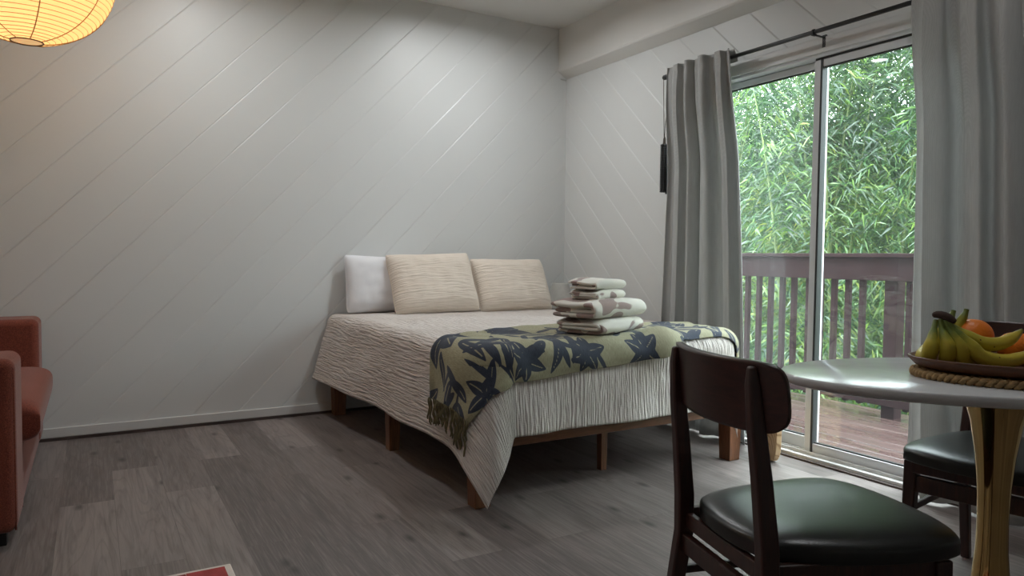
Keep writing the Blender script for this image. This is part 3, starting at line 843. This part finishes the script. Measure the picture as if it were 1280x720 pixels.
# ------------------------------------------------------------------ sofa
sf = thing('sofa', 'rust orange upholstered sofa with thick arms at the left edge', 'sofa', (-3.79, -.82, 0))
def sp(name, x0, x1, y0, y1, z0, z1, bv=.03, parent=None, m=None):
    bm = bmesh.new(); box(bm, x0 + 3.79, x1 + 3.79, y0 + .82, y1 + .82, z0, z1)
    return obj(name, bm, m or M['sofa'], parent or sf, True, bv, 5)
SX = -3.372
sp('base', -4.20, SX - .008, -1.36, -.26, .05, .285, .015)
sp('arm', -4.22, SX, -1.62, -1.33, .05, .655, .035); sp('arm', -4.22, SX, -.30, -.04, .05, .685, .035)
sp('backrest', -4.24, -4.0, -1.34, -.28, .05, .80, .05)
def seatc(y0, y1):
    bm = bmesh.new(); x0, x1 = -4.02, SX + .068
    def f(sgn):
        def g(u, v):
            e = (1 - abs(u) ** 7) * (1 - abs(v) ** 12)
            px = lerp(x0, x1, (u + 1) / 2); py = lerp(y0, y1, (v + 1) / 2)
            zz = .372 + sgn * (.022 + .072 * max(0, e) ** .42)
            return (px + 3.79 - (.012 * (abs(u) ** 8)), py + .82, zz + sgn * .004 * nz(px * 4, py * 4))
        return g
    us = [sin(t) for t in lin(-PI / 2, PI / 2, 26)]
    A = grid(bm, f(1), us, us); B = grid(bm, f(-1), us, us)
    n = len(us)
    for i in range(n - 1):
        bm.faces.new((A[i][0], A[i + 1][0], B[i + 1][0], B[i][0])); bm.faces.new((A[i][-1], B[i][-1], B[i + 1][-1], A[i + 1][-1]))
        bm.faces.new((A[0][i], B[0][i], B[0][i + 1], A[0][i + 1])); bm.faces.new((A[-1][i], A[-1][i + 1], B[-1][i + 1], B[-1][i]))
    o = obj('seat_cushion', bm, M['sofa'], sf, True, sub=1)
seatc(-1.335, -.295)
for x in (-4.15, SX - .06):
    for y in (-1.55, -.1): sp('foot', x - .025, x + .025, y - .025, y + .025, 0, .05, .004, m=M['foot'])
# seam welt on the near arm
bm = bmesh.new()
tube(bm, [(SX + 3.79 - .006, -1.345 + .82, z) for z in lin(.06, .62, 8)] , .004, 6); tube(bm, [(SX + 3.79 - .006, -1.602 + .82, z) for z in lin(.06, .62, 8)], .004, 6)
obj('welt', bm, M['sofa'], sf)

# rug
rg = thing('area_rug', 'pale rug with red and pink blocks on the floor by the sofa', 'rug', (-2.763, -2.122, 0))
bm = bmesh.new(); box(bm, -1.3, 0, -2.0, 0, .0005, .011); obj('border', bm, simple('cream_rug_pile', srgb(222, 212, 204), .95, bump=.6, bscale=300), rg, False, .004)
cols = [srgb(168, 72, 70), srgb(226, 196, 192), srgb(150, 56, 58), srgb(206, 150, 146)]
RM = [simple('rug_pile_%s' % n, c, .95, var=.15, scale=40, bump=.7, bscale=300) for n, c in zip(('red', 'pale_pink', 'dark_red', 'pink'), cols)]
for i in range(12):
    for j in range(9):
        pass
bm = bmesh.new()
for i in range(11):
    for j in range(16):
        x1 = -.022 - i * .115; y1 = -.022 - j * .122
        box(bm, x1 - .113, x1, y1 - .12, y1, .008, .0135 if (i + j) % 2 == 0 else .0125, [0, 1, 2, 1, 3][(i * 2 + j * 3) % 5] if (i, j) != (0, 0) else 0)
obj('pile_blocks', bm, RM, rg, False)

# ------------------------------------------------------------------ dining chairs
def make_chair(label, loc, rz):
    c = thing('dining_chair', label, 'chair', loc, rz, 'dining chairs at the oval table')
    # seat cushion: trapezoid with rounded corners, domed
    def half(x): return lerp(.173, .245, clamp((x + .22) / .44))
    bm = bmesh.new(); us = [sin(t) for t in lin(-PI / 2, PI / 2, 31)]
    def sq(u, v):   # square to superellipse-ish
        k = 1 - .17 * (abs(u) * abs(v)) ** 2.2
        return u * k, v * k
    def f(sgn):
        def g(u, v):
            a, b = sq(u, v); x = a * .234 + .014; y = b * half(x)
            x += .018 * (1 - b * b / .9) * (u > 0) * u
            e = max(0, (1 - abs(u) ** 4)) * max(0, (1 - abs(v) ** 4))
            z = .434 + (.012 + .030 * e ** .45 if sgn > 0 else -.012)
            if sgn > 0: z -= .006 * math.exp(-(u * u + v * v) * 2)
            return (x, y, z)
        return g
    A = grid(bm, f(1), us, us); B = grid(bm, f(-1), us, us); n = len(us)
    for i in range(n - 1):
        bm.faces.new((A[i][0], A[i + 1][0], B[i + 1][0], B[i][0])); bm.faces.new((A[i][-1], B[i][-1], B[i + 1][-1], A[i + 1][-1]))
        bm.faces.new((A[0][i], B[0][i], B[0][i + 1], A[0][i + 1])); bm.faces.new((A[-1][i], A[-1][i + 1], B[-1][i + 1], B[-1][i]))
    obj('seat', bm, M['leather'], c, True, sub=1)
    # curved wooden backrest
    bm = bmesh.new()
    def fb(s, t):      # s -1..1 across, t -1 bottom .. 1 top
        a2 = s * math.radians(28.5); Rb = .445; q = min(1., abs(s))
        up = .076 * max(0., 1 - q ** 12) ** .30 * (1 - .05 * q * q); dn = .066 * max(0., 1 - q ** 9) ** .30
        z = .747 + (t * up if t > 0 else t * dn) + .006 * q * q
        x = -.259 + Rb * (1 - cos(a2)) - (z - .747) * .10
        return (x, Rb * sin(a2), z)
    ss = [sin(q) for q in lin(-PI / 2, PI / 2, 71)]; ts_ = lin(-1, 1, 21)
    grid(bm, fb, ss, ts_, lambda a, b: (a, b)); obj('backrest', bm, M['walnutH'], c, True, solid=.014, soff=0, bevel=0)
    # rear posts
    for s in (-1, 1):
        pr = [(-.272, 0, .172, .0145, .0150), (-.238, .20, .171, .0150, .0180), (-.212, .37, .169, .0150, .0205), (-.214, .46, .167, .0150, .0205), (-.228, .60, .163, .0140, .0185), (-.240, .70, .159, .0130, .0165), (-.247, .778, .156, .0115, .0135), (-.250, .815, .155, .0085, .0075)]
        bm = bmesh.new(); secs = []
        for i, (x, z, y, wy, wx) in enumerate(pr):
            secs.append(((x, s * y, z), (1, 0, 0), (0, 1, 0), wx, wy))
        loft(bm, secs); obj('rear_leg', bm, M['walnut'], c, True, bevel=.006, seg=3)
        bm = bmesh.new()
        loft(bm, [((.178, s * .200, 0), (1, 0, 0), (0, 1, 0), .0125, .0125), ((.172, s * .196, .25), (1, 0, 0), (0, 1, 0), .017, .017), ((.168, s * .192, .415), (1, 0, 0), (0, 1, 0), .0195, .0195)])
        obj('front_leg', bm, M['walnut'], c, True, bevel=.005, seg=3)
        bm = bmesh.new(); bar(bm, (-.212, s * .166, .400), (.165, s * .196, .400), .018, .052); obj('side_apron', bm, M['walnut'], c, False, .003)
        bm = bmesh.new(); bar(bm, (-.222, s * .170, .275), (.172, s * .196, .262), .016, .020); obj('side_stretcher', bm, M['walnut'], c, False, .004)
    bm = bmesh.new(); bar(bm, (-.214, -.18, .345), (-.214, .18, .345), .020, .044); obj('rear_stretcher', bm, M['walnut'], c, False, .003)
    bm = bmesh.new(); bar(bm, (.172, -.19, .345), (.172, .19, .345), .020, .050); obj('front_stretcher', bm, M['walnut'], c, False, .003)
    bm = bmesh.new(); bar(bm, (.180, -.19, .402), (.180, .19, .402), .020, .046); obj('front_apron', bm, M['walnut'], c, False, .003)
    bm = bmesh.new(); bar(bm, (-.205, -.18, .398), (-.205, .18, .398), .018, .036); obj('rear_apron', bm, M['walnut'], c, False, .003)
    return c
ch = make_chair('dark walnut dining chair with curved backrest nearest the camera, left of the table', (-1.768, -3.539, 0), math.radians(-16))
dup(ch, (-.786, -3.480, 0), (0, 0, math.radians(190)), 'dark walnut dining chair behind the table against the right curtain')

# ------------------------------------------------------------------ table
tb = thing('dining_table', 'oval white-topped dining table on a polished gold trumpet pedestal', 'table', (-1.208, -3.655, 0), math.radians(150.4))
bm = bmesh.new(); lathe(bm, [(.965, .714), (.985, .7165), (1.0, .722), (1.0, .735), (.996, .7385), (.988, .74)], 120, (0, 0), .530, .312); obj('tabletop', bm, M['top'], tb)
prof_ = [(.245, 0), (.245, .006), (.238, .012), (.19, .022), (.13, .045), (.085, .085), (.058, .14), (.043, .21), (.0355, .30), (.034, .38), (.037, .46), (.044, .54), (.056, .62), (.072, .68), (.085, .712)]
bm = bmesh.new(); lathe(bm, prof_, 56); obj('pedestal', bm, M['gold'], tb)
tb['note'] = 0
del tb['note']

# ------------------------------------------------------------------ fruit tray
FA = math.radians(-53)
FX, FY = -1.272, -3.718
mat_ = thing('braided_placemat', 'braided seagrass placemat under the wooden fruit tray', 'placemat', (FX, FY, .740), FA)
def braid(bm, rx, ry, z, r, n):
    for ph in (0, 2 * PI / 3, 4 * PI / 3):
        pts = []
        m = n * 10
        for i in range(m + 1):
            a = 2 * PI * i / m; b = n * a + ph
            q = r * .75 * cos(b); zz = r * .55 * sin(2 * b)
            pts.append(((rx + q) * cos(a), (ry + q) * sin(a), z + zz))
        tube(bm, pts, r * .62, 6, False)
k = 0
for i in range(6):
    bm = bmesh.new(); braid(bm, .203 - i * .024, .136 - i * .022, .0095, .0105, int(24 - i * 2.6)); obj('braid_ring', bm, M['rope'], mat_)
bm = bmesh.new(); lathe(bm, [(.10, .002), (.10, .014)], 30, (0, 0), 1., .4); obj('centre', bm, M['rope'], mat_)
tr = thing('wooden_tray', 'dark brown oval wooden tray holding fruit on the white table', 'tray', (FX, FY, .7575), FA)
bm = bmesh.new(); lathe(bm, [(.60, .0), (.80, .001), (.93, .012), (.985, .024), (1.0, .031), (.985, .033), (.955, .030), (.88, .016), (.76, .008), (.0001, .007)], 80, (0, 0), .222, .148, True, False)
obj('tray_body', bm, M['tray'], tr)
def banana_mesh(pts, R=.0175, n=10):
    """pts: control polyline from crown end to tip"""
    P = [Vector(p) for p in pts]
    def cr(t):
        f = t * (len(P) - 1); i = min(int(f), len(P) - 2); u = f - i
        p0, p1, p2, p3 = P[max(i - 1, 0)], P[i], P[i + 1], P[min(i + 2, len(P) - 1)]
        return .5 * ((2 * p1) + (p2 - p0) * u + (2 * p0 - 5 * p1 + 4 * p2 - p3) * u * u + (3 * p1 - p0 - 3 * p2 + p3) * u ** 3)
    bm = bmesh.new(); lay = bm.loops.layers.uv.new('UVMap')
    N = 34; rings = []; pu = Vector((0, 0, 1))
    for i in range(N):
        t = i / (N - 1); p = cr(t); d = (cr(min(1, t + .02)) - cr(max(0, t - .02))).normalized()
        s = d.cross(pu)
        if s.length < 1e-3: s = d.cross(Vector((1, 0, 0)))
        s.normalize(); u = s.cross(d).normalized(); pu = u
        r = R * interp([(0, .36), (.12, .36), (.22, .62), (.36, .97), (.6, 1.0), (.8, .88), (.92, .50), (.955, .28), (1., .24)], t)
        ring = []
        for k in range(15):
            a = 2 * PI * k / 15
            rr = r * (1 + .055 * cos(5 * a))
            ring.append(bm.verts.new(p + (s * cos(a) + u * sin(a)) * rr))
        rings.append(ring)
    for i in range(N - 1):
        for k in range(15):
            f = bm.faces.new((rings[i][k], rings[i][(k + 1) % 15], rings[i + 1][(k + 1) % 15], rings[i + 1][k]))
            for l, tt in zip(f.loops, (i, i, i + 1, i + 1)): l[lay].uv = (tt / (N - 1), k / 15)
    bm.faces.new(rings[0][::-1]); f = bm.faces.new(rings[-1])
    for l in f.loops: l[lay].uv = (1, 0)
    return bm
# camera-relative frame used only to describe directions on the table: r = to the right, d = away
rv = Vector((.8624, -.5062, 0)); dv = Vector((.5062, .8624, 0))
def tp(r, d, z): return rv * r + dv * d + Vector((0, 0, z))
BZ = .7655
bo = Vector((-1.363, -3.596, BZ))
bn = thing('banana_bunch', 'bunch of green-tipped yellow bananas on the wooden tray', 'bananas', bo)
def ban(parent, pts, R=.0175): return obj('banana', banana_mesh(pts, R), M['banana'], parent, True, sub=1)
cr0 = tp(.002, .0, .122)
for p in (
    [(-.010, .004, .112), (-.020, -.004, .085), (-.029, -.012, .052), (-.028, .002, .0215), (-.014, .047, .018), (.020, .088, .030), (.046, .112, .050)],
    [(-.003, .0, .114), (-.003, -.012, .085), (.003, -.025, .052), (.009, -.014, .0215), (.034, .026, .018), (.070, .062, .028), (.100, .084, .050)],
    [(.005, -.004, .112), (.014, -.017, .085), (.031, -.030, .052), (.041, -.024, .0215), (.078, .002, .018), (.120, .026, .028), (.155, .040, .050)],
    [(.012, -.008, .108), (.026, -.022, .084), (.050, -.036, .053), (.074, -.043, .028), (.120, -.046, .018), (.168, -.040, .026), (.208, -.034, .050)]):
    ban(bn, [tp(*q) for q in p], .0188)
ban(bn, [tp(*q) for q in ((.013, .002, .110), (.030, .0, .094), (.056, -.010, .074), (.092, -.016, .058), (.130, -.016, .057), (.166, -.013, .072), (.192, -.011, .092))], .0170)
bm = bmesh.new(); tube(bm, [cr0 + tp(-.018, .012, -.002), cr0 + tp(-.010, .008, .004), cr0 + tp(.004, -.004, .001), cr0 + tp(.018, -.014, -.010), cr0 + tp(.022, -.017, -.016)], [.006, .010, .012, .010, .006], 10)
obj('crown', bm, M['crown'], bn, True, sub=1)
b2 = thing('banana_pair', 'pair of upright banana tips behind the bunch and beside the orange', 'bananas', bo + tp(.086, .085, 0))
ban(b2, [tp(-.004, .0, .130), tp(-.008, .0, .118), tp(-.020, .01, .080), tp(-.020, .02, .040), tp(.0, .03, .020), tp(.03, .035, .030), tp(.05, .035, .05)], .017)
ban(b2, [tp(.026, -.004, .134), tp(.022, -.004, .120), tp(.006, .004, .080), tp(.004, .012, .044), tp(.024, .02, .026), tp(.055, .022, .032), tp(.075, .022, .05)], .017)
def orange(label, p, r):
    o = thing('orange_fruit', label, 'orange', p, 0, None)
    bm = bmesh.new(); bmesh.ops.create_uvsphere(bm, u_segments=36, v_segments=22, radius=r)
    for v in bm.verts:
        q = math.hypot(v.co.x, v.co.y) / r
        v.co.z *= .90
        if v.co.z > 0: v.co.z -= .006 * math.exp(-(q / .16) ** 2)
        v.co.z += r * .9
    pe = obj('peel', bm, M['orange'], o)
    bm = bmesh.new(); lathe(bm, [(.005, r * 1.8 - .0075), (.004, r * 1.8 - .004), (.0001, r * 1.8 - .0035)], 8, cap1=False); obj('navel', bm, M['oleaf'], pe)
orange('large orange behind the bananas on the wooden tray', bo + tp(.134, .088, .024), .047)
orange('orange at the right end of the tray, partly behind a banana', bo + tp(.215, .045, .004), .042)

# ------------------------------------------------------------------ paper lantern
LX, LY, LZ, LR_ = -3.352, -1.08, 2.135, .315
ln = thing('paper_lantern', 'glowing round ribbed paper lantern hanging from the ceiling', 'pendant lamp', (LX, LY, LZ))
def mk_paper():
    t = NT('lantern_paper'); co = t.coord()
    c = t.ramp(t.noise(co, 40, 3), [(.3, (1.0, .60, .26, 1)), (.7, (1.0, .64, .29, 1))])
    e = t.n('ShaderNodeEmission', {'Color': c, 'Strength': .50}).outputs[0]
    tr = t.n('ShaderNodeBsdfTranslucent', {'Color': (.80, .60, .36, 1)}).outputs[0]
    t.surf(t.n('ShaderNodeAddShader', {0: e, 1: tr}).outputs[0]); return t.m
bm = bmesh.new(); n = 96; prof2 = []
nr = 40; a0 = math.asin(.055 / LR_)
VS = .90
for i in range(nr * 4 + 1):
    th = lerp(a0, PI - a0, i / (nr * 4)); q = abs(sin(PI * i / 4))
    r = LR_ * (1 - .009 * q)
    prof2.append((r * sin(th), -r * cos(th) * VS))
lathe(bm, prof2, n, cap0=False, cap1=False); obj('paper_shade', bm, mk_paper(), ln)
bm = bmesh.new()
for i in range(nr + 1):
    th = lerp(a0, PI - a0, i / nr)
    tube(bm, [((LR_ + .0006) * sin(th) * cos(2 * PI * k / 72), (LR_ + .0006) * sin(th) * sin(2 * PI * k / 72), -(LR_ + .0006) * cos(th) * VS) for k in range(73)], .0011, 4, False)
for k in range(8):
    a = 2 * PI * (k + .3) / 8
    tube(bm, [((LR_ + .001) * sin(th) * cos(a), (LR_ + .001) * sin(th) * sin(a), -(LR_ + .001) * cos(th) * VS) for th in lin(a0, PI - a0, 40)], .0020, 4)
obj('rib', bm, simple('lantern_rib', srgb(196, 150, 84), .7), ln)
RIMM = simple('lantern_rim', srgb(104, 80, 46), .6)
for sg in (-1, 1):
    bm = bmesh.new()
    tube(bm, [(.056 * cos(2 * PI * k / 40), .056 * sin(2 * PI * k / 40), sg * LR_ * cos(a0) * VS) for k in range(41)], .0028, 6, False)
    obj('rim', bm, RIMM, ln)
bm = bmesh.new(); bmesh.ops.create_uvsphere(bm, u_segments=20, v_segments=14, radius=.045)
obj('bulb', bm, emit('warm_bulb', (1, .62, .25, 1), 6.), ln, loc=(0, 0, .02))
bm = bmesh.new(); tube(bm, [(0, 0, .06), (0, 0, CEIL - LZ - .012)], .003, 8); obj('cord', bm, M['white'], ln)
bm = bmesh.new(); lathe(bm, [(.05, CEIL - LZ - .022), (.05, CEIL - LZ - .001)], 24); obj('canopy', bm, M['trim'], ln)
LT = bpy.data.lights.new('lantern_bulb_light', 'POINT'); LT.energy = 8; LT.color = (1, .66, .33); LT.shadow_soft_size = .05
lo = bpy.data.objects.new('lantern_bulb_light', LT); COL.objects.link(lo); lo.location = (LX, LY, LZ + .02)

# ------------------------------------------------------------------ ceiling downlights
def downlight(label, x, y, strength, col=(.965, .99, 1., 1)):
    o = thing('recessed_downlight', label, 'ceiling light', (x, y, CEIL), 0, 'round ceiling downlights')
    bm = bmesh.new(); lathe(bm, [(.088, -.0005), (.088, -.006), (.080, -.016), (.070, -.018), (.066, -.016), (.064, -.004)], 40, cap0=False, cap1=False); obj('trim_ring', bm, M['trim'], o)
    bm = bmesh.new(); lathe(bm, [(.064, -.005), (.0001, -.0052)], 40, cap0=False, cap1=False); obj('diffuser', bm, emit('downlight_diffuser', col, strength), o)
for i, (x, y, s) in enumerate(((-2.60, -.80, 250), (-1.00, -.80, 330), (-2.60, -3.3, 130), (-1.05, -3.4, 130))):  # last two are unseen, added to brighten bed sides, fruit and table
    if s: downlight(['round white downlight over the floor left of the bed', 'round white downlight over the bed', 'added unseen downlight brightening the floor by the rug', 'added unseen downlight brightening the dining table'][i], x, y, s)

# ------------------------------------------------------------------ sky and camera
w = bpy.data.worlds.new('World'); SC.world = w; w.use_nodes = True
nt = w.node_tree; nt.nodes.clear()
bg = nt.nodes.new('ShaderNodeBackground'); ow = nt.nodes.new('ShaderNodeOutputWorld')
bg.inputs[0].default_value = (.86, .94, 1.0, 1)
# overcast sky: three times brighter overhead than at the horizon
tc = nt.nodes.new('ShaderNodeTexCoord'); sx_ = nt.nodes.new('ShaderNodeSeparateXYZ'); nt.links.new(tc.outputs['Generated'], sx_.inputs[0])
mr = nt.nodes.new('ShaderNodeMapRange'); nt.links.new(sx_.outputs['Z'], mr.inputs['Value'])
mr.inputs['From Min'].default_value = 0.; mr.inputs['From Max'].default_value = 1.; mr.inputs['To Min'].default_value = 7.; mr.inputs['To Max'].default_value = 19.
nt.links.new(mr.outputs[0], bg.inputs[1])
nt.links.new(bg.outputs[0], ow.inputs[0])
try: w.cycles.sampling_method = 'AUTOMATIC'
except Exception: pass

cam = bpy.data.cameras.new('Camera'); co = bpy.data.objects.new('Camera', cam); COL.objects.link(co)
cam.sensor_fit = 'HORIZONTAL'; cam.sensor_width = 36.0; cam.lens = 36.0 * 897.36 / 1280
cam.clip_start = .02; cam.clip_end = 100
yaw, pit, rol = .53080, .04362, -.01051
F = Vector((sin(yaw) * cos(pit), cos(yaw) * cos(pit), -sin(pit))); Rt = Vector((cos(yaw), -sin(yaw), 0)); U = Rt.cross(F)
# image axes: u' = c*u + s*v, v' = -s*u + c*v  (u,v in the picture; u',v' along Rt,U)
c_, s_ = cos(rol), sin(rol)
Ix = Rt * c_ - U * s_; Iy = Rt * s_ + U * c_
mw = Matrix((Ix, Iy, -F)).transposed().to_4x4(); mw.translation = Vector((-3.1438, -4.5681, 1.02))
co.matrix_world = mw
SC.camera = co
SC.view_settings.view_transform = 'Standard'
try: SC.view_settings.look = 'None'
except Exception: pass
SC.view_settings.gamma = 1; SC.view_settings.use_curve_mapping = False
SC.view_settings.exposure = 0.14
try:
    SC.cycles.use_denoising = True
    SC.cycles.max_bounces = 12; SC.cycles.transparent_max_bounces = 24; SC.cycles.diffuse_bounces = 8
    SC.cycles.sample_clamp_indirect = 6
except Exception: pass
